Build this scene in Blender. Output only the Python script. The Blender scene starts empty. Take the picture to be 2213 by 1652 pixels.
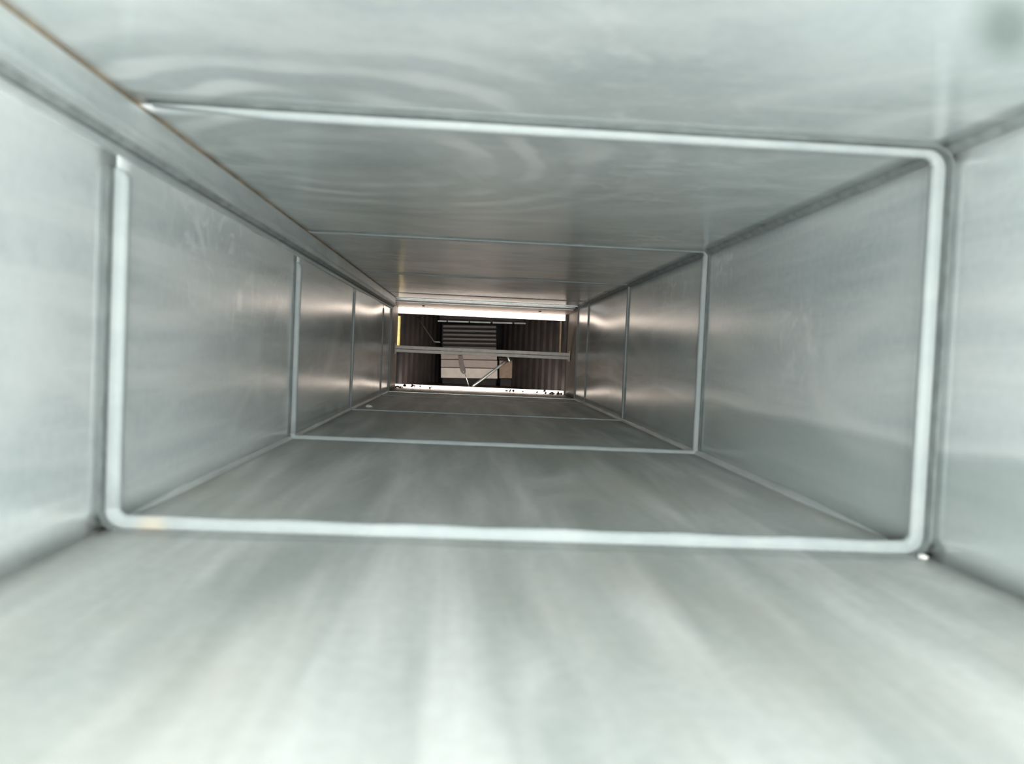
import bpy, bmesh, math, random
from mathutils import Vector, Matrix

random.seed(7)
S = bpy.context.scene
COL = S.collection
PI = math.pi

# ------------------------------------------------------------------ camera
IW, IH, FPX = 2213, 1652, 1790.0
W, H = 1.2, 0.6023                       # clear width and height of the duct (m)
XL, XR = -W / 2, W / 2
CAM = Vector((-0.0917, 0.0, 0.2725))
YAW, PITCH, ROLL = 0.0530, -0.0333, 0.0443
FWD = Vector((math.sin(YAW) * math.cos(PITCH), math.cos(YAW) * math.cos(PITCH), math.sin(PITCH)))
_r = Vector((math.cos(YAW), -math.sin(YAW), 0)); _u = _r.cross(FWD)
RGT = _r * math.cos(ROLL) + _u * math.sin(ROLL)
UPV = -_r * math.sin(ROLL) + _u * math.cos(ROLL)
cd = bpy.data.cameras.new('camera'); cam = bpy.data.objects.new('camera', cd); COL.objects.link(cam)
cd.sensor_fit = 'HORIZONTAL'; cd.sensor_width = 36; cd.lens = FPX * 36 / IW
cd.clip_start = 0.01; cd.clip_end = 60
cam.matrix_world = Matrix(((RGT.x, UPV.x, -FWD.x, CAM.x), (RGT.y, UPV.y, -FWD.y, CAM.y),
                           (RGT.z, UPV.z, -FWD.z, CAM.z), (0, 0, 0, 1)))
cd.dof.use_dof = True; cd.dof.focus_distance = 4.5; cd.dof.aperture_fstop = 3.2
S.camera = cam


def at(px, py, y):
    """point of the plane at depth y that is measured at pixel (px, py) of the photograph"""
    d = FWD * FPX + RGT * (px - IW / 2) - UPV * (py - IH / 2)
    return CAM + d * ((y - CAM.y) / d.y)


# ------------------------------------------------------------------ light
w = bpy.data.worlds.new('world'); S.world = w; w.use_nodes = True
bg = w.node_tree.nodes['Background']
bg.inputs['Color'].default_value = (0.945, 1.0, 1.0, 1)
bg.inputs['Strength'].default_value = 22.0
ld = bpy.data.lights.new('mouth_daylight_portal', 'AREA')     # sampling portal at the open mouth of the duct
ld.shape = 'RECTANGLE'; ld.size = W; ld.size_y = H; ld.cycles.is_portal = True
lo = bpy.data.objects.new('mouth_daylight_portal', ld); COL.objects.link(lo)
lo.location = (0, -0.45, H / 2); lo.rotation_euler = (PI / 2, 0, 0)
S.view_settings.view_transform = 'Standard'; S.view_settings.look = 'None'
S.view_settings.gamma = 1; S.view_settings.use_curve_mapping = False
S.view_settings.exposure = 0.0
S.cycles.max_bounces = 16; S.cycles.diffuse_bounces = 8; S.cycles.glossy_bounces = 12
S.cycles.use_denoising = True

# ------------------------------------------------------------------ materials
def mat(name):
    m = bpy.data.materials.new(name); m.use_nodes = True
    nt = m.node_tree
    return m, nt, nt.nodes['Principled BSDF']


def N(nt, t, **kw):
    n = nt.nodes.new(t)
    for k, v in kw.items(): setattr(n, k, v)
    return n


def ramp(nt, src, stops):
    r = N(nt, 'ShaderNodeValToRGB'); e = r.color_ramp.elements
    while len(e) < len(stops): e.new(0.5)
    for i, (p, c) in enumerate(stops):
        e[i].position = p; e[i].color = (c, c, c, 1) if not isinstance(c, tuple) else (*c, 1)
    nt.links.new(src, r.inputs[0]); return r.outputs[0]


def noise(nt, pos, scale, loc=(0, 0, 0), rot=(0, 0, 0), detail=4, dist=0.0, rough=0.55):
    mp = N(nt, 'ShaderNodeMapping'); mp.inputs['Scale'].default_value = scale
    mp.inputs['Location'].default_value = loc; mp.inputs['Rotation'].default_value = rot
    nt.links.new(pos, mp.inputs[0])
    n = N(nt, 'ShaderNodeTexNoise'); n.inputs['Scale'].default_value = 1
    n.inputs['Detail'].default_value = detail; n.inputs['Distortion'].default_value = dist
    n.inputs['Roughness'].default_value = rough
    nt.links.new(mp.outputs[0], n.inputs['Vector']); return n.outputs[0]


def math_(nt, op, a, b=None, c=None, clamp=False):
    n = N(nt, 'ShaderNodeMath', operation=op); n.use_clamp = clamp
    for i, v in enumerate((a, b, c)):
        if v is None: continue
        if isinstance(v, (int, float)): n.inputs[i].default_value = v
        else: nt.links.new(v, n.inputs[i])
    return n.outputs[0]


def mix(nt, f, a, b, mode='MIX'):
    n = N(nt, 'ShaderNodeMix', data_type='RGBA', blend_type=mode)
    for i, v in ((0, f), (6, a), (7, b)):
        if isinstance(v, (int, float)): n.inputs[i].default_value = v
        elif isinstance(v, tuple): n.inputs[i].default_value = (*v, 1)
        else: nt.links.new(v, n.inputs[i])
    return n.outputs[2]


COOL = (0.61, 0.65, 0.65)
PALE = (0.83, 0.84, 0.82)
DULL = (0.50, 0.54, 0.538)


def galvanised(name, streak, swirl=None, metallic=0.6, rough=0.33, dust=0.6, extra=None, cool=COOL, dull=DULL, pale=PALE):
    """zinc sheet with wiped dust streaks; streak / swirl = noise settings in metres"""
    m, nt, b = mat(name)
    pos = N(nt, 'ShaderNodeNewGeometry').outputs['Position']
    s1 = noise(nt, pos, **streak)
    f = ramp(nt, s1, [(0.37, 0.0), (0.50, 0.40), (0.64, 1.0)])
    if swirl:
        s2 = ramp(nt, noise(nt, pos, **swirl), [(0.45, 0.0), (0.80, 1.0)])
        f = math_(nt, 'MAXIMUM', math_(nt, 'MULTIPLY', f, 0.75), s2)
    blot = ramp(nt, noise(nt, pos, (2.2, 1.6, 2.2), detail=3), [(0.35, 0.0), (0.65, 1.0)])
    base = mix(nt, blot, dull, cool)
    base = mix(nt, math_(nt, 'MULTIPLY', f, dust), base, pale)
    spangle = noise(nt, pos, (60, 60, 60), detail=2)
    base = mix(nt, 0.10, base, ramp(nt, spangle, [(0.3, 0.25), (0.7, 0.9)]), 'OVERLAY')
    if extra: base = extra(nt, pos, base)
    nt.links.new(base, b.inputs['Base Color'])
    b.inputs['Metallic'].default_value = metallic
    rr = math_(nt, 'MULTIPLY_ADD', f, 0.05, rough)
    nt.links.new(rr, b.inputs['Roughness'])
    bp = N(nt, 'ShaderNodeBump'); bp.inputs['Strength'].default_value = 0.05; bp.inputs['Distance'].default_value = 0.01
    nt.links.new(noise(nt, pos, (5, 2.0, 7), detail=2), bp.inputs['Height'])
    nt.links.new(bp.outputs[0], b.inputs['Normal'])
    return m


def painted_reflection(nt, pos, base):
    """right wall: a reflection painted into the colour, pale rim and darker tone below it"""
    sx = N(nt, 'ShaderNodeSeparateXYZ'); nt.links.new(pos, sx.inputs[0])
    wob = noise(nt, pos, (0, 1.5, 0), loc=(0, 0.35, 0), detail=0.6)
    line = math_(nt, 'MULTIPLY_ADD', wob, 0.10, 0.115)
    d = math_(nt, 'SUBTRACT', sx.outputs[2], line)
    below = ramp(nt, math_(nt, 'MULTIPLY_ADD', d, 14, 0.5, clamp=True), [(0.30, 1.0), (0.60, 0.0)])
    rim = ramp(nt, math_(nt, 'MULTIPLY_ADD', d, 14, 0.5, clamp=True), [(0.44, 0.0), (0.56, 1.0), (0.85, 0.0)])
    base = mix(nt, math_(nt, 'MULTIPLY', below, 0.5), base, (0.33, 0.37, 0.355))  # dark part of the reflection, put into the sheet colour
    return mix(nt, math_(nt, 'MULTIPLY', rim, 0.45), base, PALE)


STAIN = at(2176, 58, 0.5); _d = STAIN - CAM; STAIN = CAM + _d * ((H - CAM.z) / _d.z)


def ceiling_stain(nt, pos, base):
    sx = N(nt, 'ShaderNodeSeparateXYZ'); nt.links.new(pos, sx.inputs[0])
    dy = math_(nt, 'SUBTRACT', sx.outputs[1], STAIN.y); dx = math_(nt, 'SUBTRACT', sx.outputs[0], STAIN.x)
    u = math_(nt, 'MULTIPLY_ADD', dy, -0.64, dx); v = math_(nt, 'MULTIPLY', dy, 0.40)
    r = math_(nt, 'SQRT', math_(nt, 'ADD', math_(nt, 'MULTIPLY', u, u), math_(nt, 'MULTIPLY', v, v)))
    f = ramp(nt, r, [(0.010, 0.8), (0.046, 0.0)])          # smear dragged slantwise over the sheet
    return mix(nt, f, base, (0.24, 0.29, 0.275))


ARC = at(640, 330, 0.5); _d = ARC - CAM; ARC = CAM + _d * ((H - CAM.z) / _d.z)


def wiped_arcs(nt, pos, base):
    """faint concentric arcs left by a cloth wiped over the sheet"""
    mp = N(nt, 'ShaderNodeMapping'); mp.inputs['Location'].default_value = -ARC - Vector((0.08, 0, 0))
    nt.links.new(pos, mp.inputs[0])
    wv = N(nt, 'ShaderNodeTexWave', wave_type='RINGS', rings_direction='Z')
    wv.inputs['Scale'].default_value = 3.2; wv.inputs['Distortion'].default_value = 4.5
    wv.inputs['Detail'].default_value = 3; wv.inputs['Detail Scale'].default_value = 1.2
    nt.links.new(mp.outputs[0], wv.inputs[0])
    vd = N(nt, 'ShaderNodeVectorMath', operation='LENGTH'); nt.links.new(mp.outputs[0], vd.inputs[0])
    zone = ramp(nt, vd.outputs['Value'], [(0.10, 0.0), (0.24, 1.0), (0.42, 1.0), (0.65, 0.0)])
    patch = ramp(nt, noise(nt, pos, (4, 4, 1), loc=(2, 7, 0), detail=2), [(0.42, 0.0), (0.62, 1.0)])
    f = math_(nt, 'MULTIPLY', math_(nt, 'MULTIPLY', zone, patch), ramp(nt, wv.outputs[1], [(0.35, 0.0), (0.9, 1.0)]))
    return mix(nt, math_(nt, 'MULTIPLY', f, 0.9), base, (0.92, 0.93, 0.92))


def floor_tint(nt, pos, base):
    f = ramp(nt, noise(nt, pos, (2.4, 1.3, 1), loc=(3, 1, 0), detail=3), [(0.48, 0.0), (0.7, 0.55)])
    return mix(nt, f, base, (0.42, 0.40, 0.33))


def onto(px, py, axis, val):
    d = at(px, py, 1.0) - CAM
    return CAM + d * ((val - CAM[axis]) / d[axis])


def scuffs(nt, pos, base, spots, scale, dist=0.8):
    """pale scuffed patches in the zinc at the given places"""
    mask = None
    for c, sc, k in spots:
        mp = N(nt, 'ShaderNodeMapping'); mp.inputs['Scale'].default_value = sc
        mp.inputs['Location'].default_value = (-c.x * sc[0], -c.y * sc[1], -c.z * sc[2]); nt.links.new(pos, mp.inputs[0])
        vd = N(nt, 'ShaderNodeVectorMath', operation='LENGTH'); nt.links.new(mp.outputs[0], vd.inputs[0])
        r = ramp(nt, vd.outputs['Value'], [(0.25, k), (1.0, 0.0)])
        mask = r if mask is None else math_(nt, 'MAXIMUM', mask, r)
    n = ramp(nt, noise(nt, pos, scale, detail=5, dist=dist), [(0.50, 0.0), (0.66, 1.0)])
    return mix(nt, math_(nt, 'MULTIPLY', mask, n), base, (0.93, 0.93, 0.92))


CS = [(onto(1440, 385, 2, H), (4.5, 2.2, 1), 0.7), (onto(1310, 580, 2, H), (6, 1.6, 1), 0.9), (onto(858, 566, 2, H), (9, 1.6, 1), 0.8),
      (onto(1390, 522, 2, H), (6, 3, 1), 0.7), (onto(1440, 250, 2, H), (5, 4, 1), 0.5), (onto(1290, 130, 2, H), (5, 5, 1), 0.5)]
LS = [(onto(470, 530, 0, XL), (1, 2.8, 5), 0.8), (onto(510, 620, 0, XL), (1, 4, 7), 0.8), (onto(600, 650, 0, XL), (1, 2.5, 8), 0.5)]
RS = [(onto(1565, 572, 0, XR), (1, 6, 14), 0.9), (onto(1725, 740, 0, XR), (1, 6, 8), 0.6), (onto(1450, 620, 0, XR), (1, 2.5, 9), 0.6)]


M_FLOOR = galvanised('dusty zinc floor sheet', dict(scale=(9, 0.8, 1), detail=4, dist=0.25, rot=(0, 0, 0.05)),
                     dict(scale=(5, 1.1, 1), detail=3, dist=1.0, loc=(1, 0, 0), rot=(0, 0, -0.45)),
                     metallic=0.45, rough=0.5, dust=0.9, extra=floor_tint, cool=(0.40, 0.415, 0.40), dull=(0.32, 0.335, 0.32), pale=(0.71, 0.695, 0.675))
M_CEIL = galvanised('wiped zinc ceiling sheet', dict(scale=(2.2, 3.0, 1), detail=3, dist=1.0),
                    dict(scale=(2.2, 7, 1), detail=3, dist=0.9, loc=(4, 2, 0), rot=(0, 0, 0.5)),
                    metallic=0.40, rough=0.22, dust=0.85, extra=lambda nt, pos, base: ceiling_stain(nt, pos, scuffs(nt, pos, wiped_arcs(nt, pos, base), CS, (16, 30, 1))))
M_LEFT = galvanised('streaked zinc left sheet', dict(scale=(1, 0.7, 10), detail=5, dist=0.3, rough=0.6),
                    dict(scale=(1, 2.2, 3.2), detail=2, dist=0.9, loc=(0, 1, 2)), metallic=0.36, rough=0.21, dust=0.95,
                    extra=lambda nt, pos, base: scuffs(nt, pos, base, LS, (1, 14, 14), 1.6))
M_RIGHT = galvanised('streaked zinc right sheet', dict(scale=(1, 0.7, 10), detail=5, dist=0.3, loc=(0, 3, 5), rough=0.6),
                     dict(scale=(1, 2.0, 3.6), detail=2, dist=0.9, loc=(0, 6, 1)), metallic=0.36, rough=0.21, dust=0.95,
                     extra=lambda nt, pos, base: scuffs(nt, pos, painted_reflection(nt, pos, base), RS, (1, 18, 18), 1.2))


def rust(nt, pos, base):
    c = at(325, 1141, 1.195)
    vd = N(nt, 'ShaderNodeVectorMath', operation='DISTANCE')
    nt.links.new(pos, vd.inputs[0]); vd.inputs[1].default_value = c
    f = ramp(nt, vd.outputs['Value'], [(0.004, 0.32), (0.03, 0.0)])
    return mix(nt, f, base, (0.62, 0.42, 0.22))


def sealed(nt, pos, base):
    return mix(nt, 0.75, base, (0.15, 0.165, 0.16))  # darkens the joint colour to offset strong daylight on its face, no sealant


M_RIM = galvanised('darkened zinc joint', dict(scale=(14, 14, 14), detail=3), metallic=0.0, rough=0.6, dust=0.6,
                   extra=lambda nt, pos, base: rust(nt, pos, sealed(nt, pos, base)))
M_SEAM = galvanised('folded zinc seam', dict(scale=(30, 3, 20), detail=4), metallic=0.55, rough=0.38, dust=0.7)


def simple(name, col, rough=0.6, metallic=0.0, var=0.25, scale=30, emit=0, ecol=None, stretch=(1, 1, 1)):
    m, nt, b = mat(name)
    pos = N(nt, 'ShaderNodeNewGeometry').outputs['Position']
    n = noise(nt, pos, tuple(scale * s for s in stretch), detail=3)
    lo_ = tuple(c * (1 - var) for c in col); hi_ = tuple(min(1, c * (1 + var)) for c in col)
    nt.links.new(ramp(nt, n, [(0.3, lo_), (0.7, hi_)]), b.inputs['Base Color'])
    b.inputs['Roughness'].default_value = rough; b.inputs['Metallic'].default_value = metallic
    if emit:
        b.inputs['Emission Color'].default_value = (*ecol, 1); b.inputs['Emission Strength'].default_value = emit
    return m


M_SEAL = simple('brown sealant', (0.20, 0.14, 0.08), 0.7, var=0.5, scale=14)
M_GROOVE = simple('dark groove', (0.20, 0.215, 0.21), 0.6)
M_SHADE = simple('painted joint shade', (0.15, 0.165, 0.16), 0.7)  # shade in front of the joints, put into a colour
M_BROWN = simple('dark brown lining', (0.034, 0.028, 0.026), 0.65, var=0.35, scale=14)
M_RIB = simple('brown ribs', (0.034, 0.028, 0.027), 0.6, var=0.3, scale=12)
M_DARK = simple('near black lining', (0.028, 0.026, 0.026), 0.7)
M_TAN = simple('tan painted block', (0.42, 0.31, 0.22), 0.6, var=0.15)
M_BAR = simple('tan grey zinc bar', (0.60, 0.54, 0.49), 0.5, 0.2, var=0.12, scale=25)
M_PANEL = simple('pinkish enamel', (0.60, 0.51, 0.47), 0.5, 0.0, var=0.10, scale=9)
M_LOWER = simple('cream enamel', (0.88, 0.80, 0.71), 0.4, 0.0, var=0.10, scale=14)
M_FIN = simple('brown finned metal', (0.10, 0.078, 0.070), 0.45, 0.2, var=0.12)
M_STEEL = simple('polished steel', (0.62, 0.66, 0.63), 0.28, 0.85, var=0.1)
M_RAIL = simple('dull silver rail', (0.40, 0.42, 0.41), 0.5, 0.3, var=0.2, scale=20)
M_FADED = simple('faded yellow foam', (0.34, 0.25, 0.13), 0.8, var=0.2)
M_YELLOW = simple('yellow foam', (0.52, 0.37, 0.13), 0.8, var=0.2)
M_STRAP = simple('grey brown strap', (0.075, 0.065, 0.058), 0.6, 0.1, var=0.2)
M_DIRT = simple('dark dirt', (0.10, 0.075, 0.06), 0.9, var=0.4)
M_FLAKE = simple('pale flake', (0.72, 0.70, 0.66), 0.7, var=0.1)
M_GLOW = simple('glowing diffuser', (0.9, 0.88, 0.84), 0.5, var=0.02, emit=2.6, ecol=(1.0, 0.83, 0.70))
M_GLOW_REAR = simple('added rear glow', (0.9, 0.88, 0.84), 0.5, var=0.02, emit=62.0, ecol=(1.0, 0.85, 0.73))
M_HEAD = simple('brushed header', (0.46, 0.41, 0.38), 0.5, 0.3, var=0.1, scale=8)
M_HEAD.node_tree.nodes['Principled BSDF'].inputs['Specular IOR Level'].default_value = 0.3
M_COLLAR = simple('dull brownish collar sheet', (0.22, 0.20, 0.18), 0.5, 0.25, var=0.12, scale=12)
M_HOUSE = simple('lamp housing', (0.30, 0.27, 0.25), 0.5, 0.3)

# ------------------------------------------------------------------ helpers
def link(name, bm, m, parent=None, smooth=False, bevel=0.0):
    bmesh.ops.recalc_face_normals(bm, faces=bm.faces)
    me = bpy.data.meshes.new(name); bm.to_mesh(me); bm.free()
    if smooth:
        for p in me.polygons: p.use_smooth = True
    me.materials.append(m)
    o = bpy.data.objects.new(name, me); COL.objects.link(o)
    if parent:
        o.parent = parent
        o.location = -parent.location
    if bevel:
        md = o.modifiers.new('bevel', 'BEVEL'); md.width = bevel; md.segments = 2; md.limit_method = 'ANGLE'
    return o


def tag(o, label=None, cat=None, group=None, kind=None):
    for k, v in (('label', label), ('category', cat), ('group', group), ('kind', kind)):
        if v: o[k] = v
    return o


def thing(name, loc, label, cat=None, group=None, kind=None):
    o = bpy.data.objects.new(name, None); COL.objects.link(o)
    o.location = loc; o.empty_display_size = 0.03
    return tag(o, label, cat, group, kind)


def box(bm, lo_, hi_, rotz=0.0):
    x0, y0, z0 = lo_; x1, y1, z1 = hi_
    vs = [bm.verts.new(p) for p in ((x0, y0, z0), (x1, y0, z0), (x1, y1, z0), (x0, y1, z0),
                                    (x0, y0, z1), (x1, y0, z1), (x1, y1, z1), (x0, y1, z1))]
    for f in ((3, 2, 1, 0), (4, 5, 6, 7), (0, 1, 5, 4), (1, 2, 6, 5), (2, 3, 7, 6), (3, 0, 4, 7)):
        bm.faces.new([vs[i] for i in f])
    return bm


def slab(bm, pts, y0, y1):
    """prism between depths y0 and y1 whose outline is pts (world points; only x, z used)"""
    a = [bm.verts.new((p.x, y0, p.z)) for p in pts]; b = [bm.verts.new((p.x, y1, p.z)) for p in pts]
    n = len(pts); bm.faces.new(a); bm.faces.new(b[::-1])
    for i in range(n): bm.faces.new((a[i], b[i], b[(i + 1) % n], a[(i + 1) % n]))
    return bm


def quad(px0, py0, px1, py1, y, skew=0.019):
    """four plane points for a band measured px0..px1 (py given at px0), following the picture's tilt"""
    dy = (px1 - px0) * skew
    return [at(px0, py1, y), at(px1, py1 + dy, y), at(px1, py0 + dy, y), at(px0, py0, y)]


def tube(bm, pts, r, n=10, flat=1.0):
    rings = []
    for i, p in enumerate(pts):
        a = pts[max(i - 1, 0)]; b = pts[min(i + 1, len(pts) - 1)]
        t = (b - a).normalized(); s = t.cross(Vector((0, 1, 0.01))).normalized(); u = s.cross(t)
        rings.append([bm.verts.new(p + s * r * math.cos(2 * PI * k / n) + u * r * flat * math.sin(2 * PI * k / n)) for k in range(n)])
    for A, B in zip(rings, rings[1:]):
        for k in range(n): bm.faces.new((A[k], A[(k + 1) % n], B[(k + 1) % n], B[k]))
    bm.faces.new(rings[0][::-1]); bm.faces.new(rings[-1])
    return bm


def sheet(o0, eu, ev, nrm, nu, nv, bulge, th=0.003):
    """sheet-metal panel with a slight bulge (oil canning) towards nrm and real thickness"""
    bm = bmesh.new(); F, B = [], []
    ph = random.random() * 6
    for j in range(nv + 1):
        for i in range(nu + 1):
            u, v = i / nu, j / nv
            h = bulge * math.sin(PI * u) * math.sin(PI * v) * (0.65 + 0.35 * math.sin(5 * u + ph) * math.cos(4 * v + ph))
            p = o0 + eu * u + ev * v
            F.append(bm.verts.new(p + nrm * h)); B.append(bm.verts.new(p - nrm * th))
    k = nu + 1
    for j in range(nv):
        for i in range(nu):
            a = j * k + i
            bm.faces.new((F[a], F[a + 1], F[a + k + 1], F[a + k])); bm.faces.new((B[a], B[a + k], B[a + k + 1], B[a + 1]))
    edge = [i for i in range(k)] + [j * k + nu for j in range(1, nv + 1)] + [nv * k + i for i in range(nu - 1, -1, -1)] + [j * k for j in range(nv - 1, 0, -1)]
    for a, b in zip(edge, edge[1:] + edge[:1]): bm.faces.new((F[a], B[a], B[b], F[b]))
    return bm


# ------------------------------------------------------------------ duct shell
Y0, Y1, Y2, Y3, Y4, Y5, YE = -0.45, 1.209, 2.4325, 3.635, 4.850, 5.309, 5.86
CUTS = [Y0, Y1, Y2, Y3, Y4, Y5, YE]
floor = thing('floor', (0, 0, 0), 'dusty galvanised bottom of the duct, five jointed sheets', kind='structure')
ceiling = thing('ceiling', (0, 0, H), 'smeared galvanised top of the duct', kind='structure')
wall_l = thing('wall_left', (XL, 0, 0), 'galvanised left side of the duct', kind='structure')
wall_r = thing('wall_right', (XR, 0, 0), 'galvanised right side of the duct with a painted reflection edge', kind='structure')
BUL = [0.0015, 0.0025, 0.003, 0.014, 0.002, 0.0005]
for k in range(6):
    a, b = CUTS[k] + 0.0006, CUTS[k + 1] - 0.0006; L = b - a; bu = BUL[k]
    link('sheet_panel', sheet(Vector((XL, a, 0)), Vector((W, 0, 0)), Vector((0, L, 0)), Vector((0, 0, 1)), 24, 24, bu * 0.6), M_FLOOR, floor, True)
    link('sheet_panel', sheet(Vector((XL, a, H)), Vector((W, 0, 0)), Vector((0, L, 0)), Vector((0, 0, -1)), 24, 24, bu), M_CEIL, ceiling, True)
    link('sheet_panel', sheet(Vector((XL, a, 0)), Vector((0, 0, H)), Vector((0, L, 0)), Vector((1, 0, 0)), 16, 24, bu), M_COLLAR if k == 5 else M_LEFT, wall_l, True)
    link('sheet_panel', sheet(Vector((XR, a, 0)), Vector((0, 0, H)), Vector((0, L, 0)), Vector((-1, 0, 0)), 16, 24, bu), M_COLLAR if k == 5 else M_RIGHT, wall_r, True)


# ---- raised joints round the duct
def joint(name, y, hb, hs, ht, wd, rad, z_left, x_top, label, m=None, parent=None):
    """ridge running down the left side, along the bottom, up the right and back along the top"""
    path = []                                                  # (x, z, inward normal x, z, height)
    c = rad
    def arc(cx, cz, a0, a1, h0, h1):
        for i in range(0, 9):
            t = i / 8; a = a0 + (a1 - a0) * t
            path.append((cx + c * math.cos(a), cz + c * math.sin(a), -math.cos(a), -math.sin(a), h0 + (h1 - h0) * t))
    for i in range(13):
        t = (i / 12) ** 2; z = z_left + (c - z_left) * t
        path.append((XL, z, 1, 0, hs * min(1, 0.3 + t * 60)))
    arc(XL + c, c, PI, 1.5 * PI, hs, hb)
    for i in range(1, 20): path.append((XL + c + (W - 2 * c) * i / 20, 0, 0, 1, hb * (1 + 0.06 * math.sin(i * 1.9))))
    arc(XR - c, c, 1.5 * PI, 2 * PI, hb, hs)
    for i in range(1, 12): path.append((XR, c + (H - 2 * c) * i / 12, -1, 0, hs))
    arc(XR - c, H - c, 0, PI / 2, hs, ht)
    for i in range(1, 21):
        t = i / 20; path.append((XR - c + (x_top - XR + c) * t, H, 0, -1, ht * max(0.12, min(1, (1 - t) * 7))))
    prof = [(-0.5, -0.12), (-0.5, 0.35), (-0.42, 0.78), (-0.22, 1.0), (0.22, 1.0), (0.42, 0.78), (0.5, 0.35), (0.5, -0.12)]
    bm = bmesh.new(); R = []
    for (x, z, nx, nz, h) in path:
        R.append([bm.verts.new((x + nx * h * q, y + wd * s, z + nz * h * q)) for s, q in prof])
    for A, B in zip(R, R[1:]):
        for k in range(len(prof) - 1): bm.faces.new((A[k], A[k + 1], B[k + 1], B[k]))
    bm.faces.new(R[0]); bm.faces.new(R[-1][::-1])
    o = link(name, bm, m or M_RIM, parent, True)
    return o if parent else tag(o, label, kind='structure')


zl = at(268, 366, Y1).z
j1 = joint('trim_1', Y1, 0.018, 0.019, 0.012, 0.018, 0.029, zl, at(330, 220, Y1).x, 'nearest raised joint round the duct, brightest and with a rust spot')
j2 = joint('trim_2', Y2, 0.011, 0.015, 0.005, 0.016, 0.016, zl, at(670, 507, Y2).x, 'second raised joint, half as large in view')
joint('trim_3', Y3, 0.006, 0.006, 0.003, 0.010, 0.008, zl, XL + 0.03, 'third joint, a thin line before the dark end')
joint('trim_4', Y4, 0.005, 0.006, 0.003, 0.010, 0.008, zl, XL + 0.03, 'fourth and faintest joint near the end')


joint('shade_band', Y1 - .020, -0.004, 0.0018, 0.0018, 0.022, 0.029, zl, at(330, 220, Y1).x, None, M_SHADE, j1)  # thin dark bands imitating the shade just before each joint
joint('shade_band', Y2 - .016, -0.004, 0.002, 0.002, 0.012, 0.016, zl, at(670, 507, Y2).x, None, M_SHADE, j2)


# ---- folded seam along the top of the left wall
def sweep_y(name, prof, ya, yb, m, label, steps=24, wob=0.0, smooth=False, taper=None):
    bm = bmesh.new(); R = []
    for i in range(steps + 1):
        y = ya + (yb - ya) * i / steps; o = wob * math.sin(i * 2.1) 
        k = 1.0
        if taper: k = min(1, 0.04 + (y - ya) / taper[2])
        ax, az = taper[:2] if taper else (0, 0)
        R.append([bm.verts.new((ax + (x + o - ax) * k, y, az + (z + o - az) * k)) for x, z in prof])
    n = len(prof)
    for A, B in zip(R, R[1:]):
        for k in range(n): bm.faces.new((A[k], A[(k + 1) % n], B[(k + 1) % n], B[k]))
    bm.faces.new(R[0][::-1]); bm.faces.new(R[-1])
    return tag(link(name, bm, m, None, smooth), label, kind='structure')


p_up, p_lo = at(300, 224, Y1), at(297, 305, Y1)
xs = p_up.x; z1 = p_lo.z
sweep_y('trim_5', [(XL - 0.001, H), (xs, H - 0.0035), (xs - 0.001, z1 + 0.014), (xs + 0.005, z1 + 0.009), (xs + 0.006, z1 + 0.002),
                   (xs + 0.001, z1 - 0.003), (XL - 0.001, z1 - 0.003)],
        Y0, Y5, M_SEAM, 'folded zinc seam with a rolled lower edge along the top of the left wall')
sweep_y('trim_13', [(XL - 0.001, z1 - 0.003), (xs - 0.006, z1 - 0.003), (xs - 0.011, z1 - 0.011), (XL - 0.001, z1 - 0.012)],
        Y0, Y5, M_GROOVE, 'dark groove under the folded seam on the left wall')
sweep_y('trim_14', [(XL - 0.001, z1 - 0.012), (XL + 0.009, z1 - 0.0125), (XL + 0.010, z1 - 0.017), (XL + 0.006, z1 - 0.022), (XL - 0.001, z1 - 0.023)],
        Y0, Y5, M_SEAM, 'pale lower lip of the folded seam on the left wall')
sweep_y('trim_6', [(xs - 0.002, H - 0.0040), (xs + 0.0008, H - 0.0030), (xs + 0.0016, H + 0.0005), (xs - 0.002, H + 0.0005)], Y0, Y5, M_SEAL,
        'thin line of brown sealant between seam and ceiling', 60, 0.0007)
sweep_y('trim_7', [(XL - 0.001, -0.001), (XL + 0.009, -0.001), (XL + 0.007, 0.005), (XL + 0.004, 0.008), (XL - 0.001, 0.009)], Y1 + 0.02, Y5, M_SEAM,
        'sealed seam along the foot of the left wall', 60, taper=(XL, 0, 0.3))
sweep_y('trim_8', [(XR + 0.001, -0.001), (XR - 0.012, -0.001), (XR - 0.009, 0.006), (XR - 0.005, 0.010), (XR + 0.001, 0.012)], Y1 + 0.10, Y5, M_SEAM,
        'pale sealed seam along the foot of the right wall', 60, 0.0006, taper=(XR, 0, 0.35))
sweep_y('trim_9', [(XR + 0.001, H + 0.001), (XR - 0.011, H + 0.0005), (XR - 0.010, H - 0.003), (XR - 0.003, H - 0.010), (XR + 0.001, H - 0.011)], Y0, Y5, M_GROOVE,
        'dark groove where right wall meets ceiling')

# ---- end frame at the mouth of the far box
fr = thing('trim_10', (0, Y5, 0), 'thin zinc frame round the far end of the duct', kind='structure')
for lo_, hi_ in (((XL, Y5 - .006, 0), (XL + .010, Y5 + .006, H)), ((XR - .007, Y5 - .006, 0), (XR, Y5 + .006, H))):
    link('frame_side', box(bmesh.new(), lo_, hi_), M_RIM, fr, bevel=.001)
link('frame_head', box(bmesh.new(), (XL + .010, Y5 - .006, H - .006), (XR - .007, Y5 + .006, H)), M_SEAM, fr, bevel=.001)
link('frame_sill', box(bmesh.new(), (XL + .010, Y5 - .006, 0), (XR - .007, Y5 + .006, .004)), M_SEAM, fr, bevel=.001)

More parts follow.
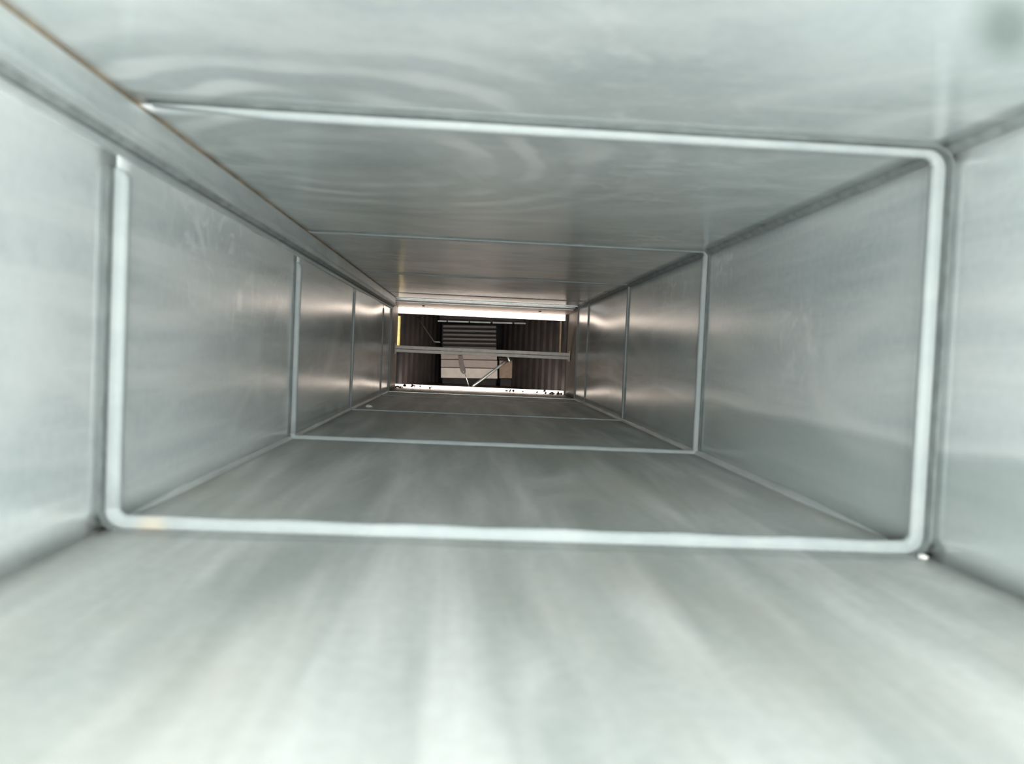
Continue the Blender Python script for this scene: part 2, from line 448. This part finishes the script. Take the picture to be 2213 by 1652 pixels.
# ------------------------------------------------------------------ dark box beyond
YB = 7.60
for name, lo_, hi_, m in (
        ('wall_back', (-1.0, YB, -0.3), (1.2, YB + .02, 1.0), M_DARK),
        ('wall_far_left', (-1.02, YE, -0.3), (-1.0, YB, 1.0), M_BROWN),
        ('wall_far_right', (1.2, YE, -0.3), (1.22, YB, 1.0), M_BROWN),
        ('floor_far', (-1.0, YE + .03, -0.02), (1.2, YB, 0.0), M_DARK),
        ('ceiling_far', (-1.0, YE + .03, H + .02), (1.2, YB, H + .04), M_DARK)):
    tag(link(name, box(bmesh.new(), lo_, hi_), m), kind='structure')
fa = thing('trim_11', (0, YE, 0), 'dark face of the box round the duct end', kind='structure')
for lo_, hi_ in (((-1.0, YE + .004, -.3), (XL - .004, YE + .024, 1.0)), ((XR + .004, YE + .004, -.3), (1.2, YE + .024, 1.0)),
                 ((XL - .004, YE + .004, H + .004), (XR + .004, YE + .024, 1.0)), ((XL - .004, YE + .004, -.3), (XR + .004, YE + .024, -.004))):
    link('face_panel', box(bmesh.new(), lo_, hi_), M_DARK, fa)

# ---- ribbed linings left and right
def ribbed(name, pa, pb, n, z0, z1, label):
    d = pb - pa; L = d.length; d.normalize(); nr = Vector((-d.y, d.x, 0))
    if nr.y > 0: nr = -nr
    t = thing(name, (pa.x, pa.y, z0), label, 'lining')
    bm = bmesh.new()
    P = [pa, pb, pb - nr * .015, pa - nr * .015]
    a = [bm.verts.new((p.x, p.y, z0)) for p in P]; b = [bm.verts.new((p.x, p.y, z1)) for p in P]
    bm.faces.new(a); bm.faces.new(b[::-1])
    for i in range(4): bm.faces.new((a[i], b[i], b[(i + 1) % 4], a[(i + 1) % 4]))
    link('backing', bm, M_BROWN, t)
    for k in range(n):
        c = pa + d * (L * (k + .5) / n); hw = L / n * .32
        bm = bmesh.new()
        P = [c - d * hw, c - d * hw * .5 + nr * .014, c + d * hw * .5 + nr * .014, c + d * hw]
        a = [bm.verts.new((p.x, p.y, z0)) for p in P]; b = [bm.verts.new((p.x, p.y, z1)) for p in P]
        bm.faces.new(a); bm.faces.new(b[::-1])
        for i in range(4): bm.faces.new((a[i], b[i], b[(i + 1) % 4], a[(i + 1) % 4]))
        link('rib', bm, M_RIB, t)
    return t


flat = lambda p: Vector((p.x, p.y, 0))
ribbed('ribbed_lining', flat(at(862, 760, 5.93)), flat(at(951, 760, 7.30)), 9, 0.002, H + .018, 'dark brown ribbed lining left of the pale finned box')
ribbed('ribbed_lining', flat(at(1226, 760, 5.90)), flat(at(1084, 760, 7.30)), 11, 0.002, H + .018, 'dark brown ribbed lining right of the tan block')

# ---- lamps across the far opening
def lamp(name, q0, q1, label, rear):
    """q0 / q1: outline of the glowing face on the plane of the opening"""
    y = YE - 0.012
    base = (q0[0] + q0[1]) / 2
    t = thing(name, base, label, 'light', 'glowing strips at the far opening')
    xa, xb = min(p.x for p in q0), max(p.x for p in q0); za, zb = q1
    link('diffuser', box(bmesh.new(), (xa, y, za), (xb, y + .008, zb)), M_GLOW, t, bevel=.001)
    link('housing', box(bmesh.new(), (xa, y + .009, za), (xb, y + .021, zb)), M_HOUSE, t)
    for x0, x1 in ((xa - .006, xa - .0005), (xb + .0005, xb + .006)):
        link('end_cap', box(bmesh.new(), (x0, y - .002, za), (x1, y + .020, zb)), M_HOUSE, t)
    if rear:
        link('added_rear_glow', box(bmesh.new(), (xa + .1, y + .022, za + .006), (xb - .1, y + .028, zb - .001)), M_GLOW_REAR, t)  # added emitter hidden behind the strip, brightens the cabinet
    return t, xa, xb, y


up_t = at(1040, 672, YE).z; up_b = at(1040, 685.5, YE).z
lamp('light_strip', quad(856, 668, 1221, 682, YE), (up_b, up_t), 'upper glowing white strip along the top of the far opening', False)
lo_t = at(1035, 837.5, YE).z; lo_b = max(0.004, at(1035, 849.5, YE).z)
lt, lxa, lxb, ly = lamp('light_strip', quad(852, 834, 1217, 846, YE), (lo_b, lo_t), 'lower glowing white strip, specked with dirt at both ends', True)
bm = bmesh.new()
for i in range(46):
    s = random.random()
    x = lxa + .006 + (lxb - lxa) * (0.24 * s * s if i < 20 else 1 - 0.36 * s ** 1.3) * .985
    z = lo_b + .002 + (lo_t - lo_b - .006) * random.random() ** 1.4; r = random.uniform(.003, .0105)
    n = random.randint(5, 7)
    ps = [Vector((x + r * random.uniform(.5, 1.6) * math.cos(2 * PI * k / n), 0, z + r * random.uniform(.5, 1.3) * math.sin(2 * PI * k / n))) for k in range(n)]
    slab(bm, ps, ly - .0025, ly + .0006)
tag(link('dirt_specks', bm, M_DIRT, lt), 'dark specks of dirt stuck to the strip', kind='stuff')

# sloping header between ceiling and upper lamp, with two screws
hd = thing('trim_12', (0, 5.5, H), 'bright sloping zinc header above the upper glowing strip, with two screws', kind='structure')
YH0, YH1 = 5.50, YE - 0.014
bm = bmesh.new()
vs = [bm.verts.new(p) for p in ((XL, YH0, H - .001), (XR, YH0, H - .001), (XR, YH1, up_t + .001), (XL, YH1, up_t + .001))]
ws = [bm.verts.new((v.co.x, v.co.y + .002, H + .002)) for v in vs]
bm.faces.new(vs); bm.faces.new(ws[::-1])
for i in range(4): bm.faces.new((vs[i], ws[i], ws[(i + 1) % 4], vs[(i + 1) % 4]))
link('header_panel', bm, M_HEAD, hd)
link('header_edge', box(bmesh.new(), (XL, YH1 - .004, up_t + .0005), (XR, YH1 + .001, up_t + .0035)), M_GROOVE, hd)
for yy, dz in ((5.50, .005), (5.60, .004)):
    zz = H + (up_t - H) * (yy - YH0) / (YH1 - YH0)
    link('header_lip', box(bmesh.new(), (XL, yy - .004, zz - dz), (XR, yy + .004, zz + .001)), M_SEAM, hd, bevel=.001)
for px, py in ((915, 664), (1167, 671)):
    yy = 5.74; zz = H + (up_t - H) * (yy - YH0) / (YH1 - YH0)
    p = at(px, py, yy); bm = bmesh.new()
    bmesh.ops.create_cone(bm, cap_ends=True, segments=10, radius1=0.007, radius2=0.011, depth=0.006, matrix=Matrix.Translation((p.x, yy, zz - .002)))
    link('screw', bm, M_DIRT, hd)

# ---- crossbar in front of the opening
yc = 5.62
q = quad(847, 751, 1231, 765.5, yc)
t = thing('crossbar', (q[0] + q[1]) / 2, 'tan grey metal bar running across the middle of the far opening', 'bar')
za, zb = (q[0].z + q[1].z) / 2, (q[2].z + q[3].z) / 2
hh = zb - za
link('bar', slab(bmesh.new(), [Vector((XL + .004, 0, za)), Vector((XR - .004, 0, za)), Vector((XR - .004, 0, za + hh * .46)), Vector((XL + .004, 0, za + hh * .46))], yc, yc + .03), M_BAR, t, bevel=.002)
link('upper_flange', slab(bmesh.new(), [Vector((XL + .004, 0, za + hh * .5)), Vector((XR - .004, 0, za + hh * .5)), Vector((XR - .004, 0, zb)), Vector((XL + .004, 0, zb))], yc + .006, yc + .034), M_BAR, t, bevel=.002)
for sx in (-1, 1):
    x = sx * (W / 2 - .006)
    link('end_bracket', box(bmesh.new(), (min(x, x - sx * .005) , yc - .012, za - .012), (max(x, x - sx * .005), yc + .045, zb + .012)), M_BAR, t, bevel=.001)

# ---- pale finned box standing in the middle
yf = 7.0
t = thing('finned_unit', at(1014, 824, yf), 'pale cabinet with brown fins on top, standing in the dark box', 'machine')
def part(name, x0, y0, x1, y1, d0, d1, m, bevel=0.002):
    return link(name, slab(bmesh.new(), quad(x0, y0, x1, y1, d0), d0, d1), m, t, bevel=bevel)
part('body', 955, 700, 1073, 818, yf + .012, yf + .30, M_DARK)
for i, (a, b) in enumerate(((702, 708), (711.5, 717), (720.5, 726), (729.5, 735), (738.5, 743.5), (748, 754))):
    part('fin', 957, a, 1073, b, yf - .018, yf + .010, M_FIN, .004)
part('upper_panel', 953, 756, 1074, 776, yf - .006, yf + .010, M_PANEL)
part('middle_panel', 953, 777.5, 1075, 793.5, yf - .014, yf + .010, M_PANEL)
part('lower_panel', 953, 795, 1075, 816.5, yf - .020, yf + .010, M_LOWER)
d = quad(953, 817, 1075, 827, yf)
link('plinth', slab(bmesh.new(), [Vector((d[0].x + .01, 0, .001)), Vector((d[1].x - .01, 0, .001)), Vector((d[1].x - .01, 0, d[2].z)), Vector((d[0].x + .01, 0, d[3].z))], yf + .02, yf + .28), M_DARK, t)

# tan block right of it
t = thing('tan_block', at(1093, 818, yf), 'small tan block beside the right of the pale finned cabinet', 'block')
part('block_body', 1079, 779, 1107.5, 818, yf - .03, yf + .10, M_TAN, .006)
part('block_cap', 1078, 773, 1108, 778.5, yf - .034, yf + .10, M_BROWN)
p0 = at(1079, 819, yf); p1 = at(1108, 819, yf)
link('foot', box(bmesh.new(), (p0.x + .01, yf - .02, .001), (p1.x - .01, yf + .09, p0.z)), M_DARK, t)

# diagonal rod
ys = 6.25
a, b = at(1021, 836, ys), at(1096, 779.5, ys + .1)
t = thing('strut', a, 'shiny diagonal steel rod rising from the lower strip to the right', 'rod')
link('rod', tube(bmesh.new(), [a.lerp(b, k / 6) for k in range(7)], .0105, 12), M_STEEL, t, True)
link('sleeve', tube(bmesh.new(), [a.lerp(b, .86), a.lerp(b, 1.0)], .0135, 12), M_STRAP, t, True)
c = at(1097, 771, ys + .1); e = at(1101.5, 784, ys + .1)
link('clip', tube(bmesh.new(), [c, c.lerp(e, .5) + Vector((.002, 0, 0)), e], .009, 8, .6), M_STEEL, t, True)
link('foot_pin', tube(bmesh.new(), [a, Vector((a.x - .01, a.y, .002))], .009, 8), M_STEEL, t, True)

# hanging strap with wire
yh = 6.35
t = thing('hanging_strap', at(992, 770, yh), 'grey strap hanging below the crossbar with a thin wire at its end', 'strap')
bm = bmesh.new()
slab(bm, [at(990, 768, yh), at(1000, 768, yh), at(1002, 785, yh), at(1006, 800, yh), at(1006.5, 807, yh), at(1001, 809, yh), at(995.5, 803, yh), at(991.5, 786, yh)], yh, yh + .012)
link('strap', bm, M_STRAP, t, bevel=.002)
bm = bmesh.new(); bmesh.ops.create_uvsphere(bm, u_segments=12, v_segments=8, radius=.007, matrix=Matrix.Translation(at(1001.5, 804, yh - .004)))
link('rivet', bm, M_STEEL, t, True)
link('wire', tube(bmesh.new(), [at(1004, 806, yh), at(1008, 818, yh), at(1012, 830, yh), at(1014, 838, yh)], .003, 8), M_STEEL, t, True)
link('hook', tube(bmesh.new(), [at(996, 756, yh + .02), at(996, 763, yh + .01), at(995.5, 770, yh + .006)], .012, 8), M_STRAP, t, True)

# thin bent pipe on the left
yp = 6.35
t = thing('bent_pipe', at(906, 690, yp), 'thin dull pipe slanting down over the left ribbed lining, bent flat at its end', 'pipe')
link('slanted_run', tube(bmesh.new(), [at(902, 684, yp), at(920, 712, yp), at(937.5, 738, yp)], .0035, 8), M_STRAP, t, True)
link('flat_end', tube(bmesh.new(), [at(937, 738.3, yp), at(944, 739.3, yp), at(952, 739.5, yp)], .003, 8), M_RAIL, t, True)

# broken silver rail near the top
yr = 6.6
t = thing('silver_rail', at(1040, 697, yr), 'broken line of silver rail below the upper strip', 'rail')
for (x0, x1) in ((946, 965), (968, 1013), (1016, 1060), (1065, 1107), (1112, 1136)):
    f = lambda x: 694 + (x - 946) * .028
    link('rail_segment', slab(bmesh.new(), [at(x0, f(x0) + 1.6, yr), at(x1, f(x1) + 1.6, yr), at(x1, f(x1) - 1.2, yr), at(x0, f(x0) - 1.4, yr)], yr, yr + .02), M_RAIL, t)
f0 = at(950, 690, yr); f1 = at(1132, 695, yr)
link('rail_back', box(bmesh.new(), (f0.x, yr + .022, f1.z - .02), (f1.x, yr + .03, H + .019)), M_BROWN, t)

# yellow gaskets at the sides
for (x0, y0, x1, y1, lab) in ((859.5, 682.5, 866, 753, 'yellow foam gasket strip down the left edge of the far opening'),
                              (1211, 690, 1214.5, 762, 'faded yellow gasket strip down the right edge of the far opening')):
    tag(link('gasket_strip', slab(bmesh.new(), [at(x0 - 2, y1, YE), at(x1 - 2.5, y1, YE), at(x1, y0, YE), at(x0, y0, YE)], YE + .012, YE + .03), M_YELLOW if x0 < 1000 else M_FADED, None, bevel=.002),
        lab, 'gasket', 'gasket strips at the far opening')

# loose flakes on the duct floor
def flake(px, py, r, label):
    d = at(px, py, 1.0) - CAM; p = CAM + d * ((0.004 - CAM.z) / d.z)
    bm = bmesh.new(); bmesh.ops.create_icosphere(bm, subdivisions=2, radius=r)
    for v in bm.verts:
        v.co *= random.uniform(.75, 1.2); v.co.z = max(v.co.z * .55, -.3 * r)
        v.co += Vector((p.x, p.y, .3 * r + .0005))
    tag(link('flake', bm, M_FLAKE), label, 'debris')


flake(1996, 1202, .007, 'small pale flake on the floor before the right corner of the nearest joint')
flake(797, 879, .016, 'pale lump in the left floor corner near the dark end')
flake(1300, 879, .013, 'pale lump in the right floor corner near the dark end')
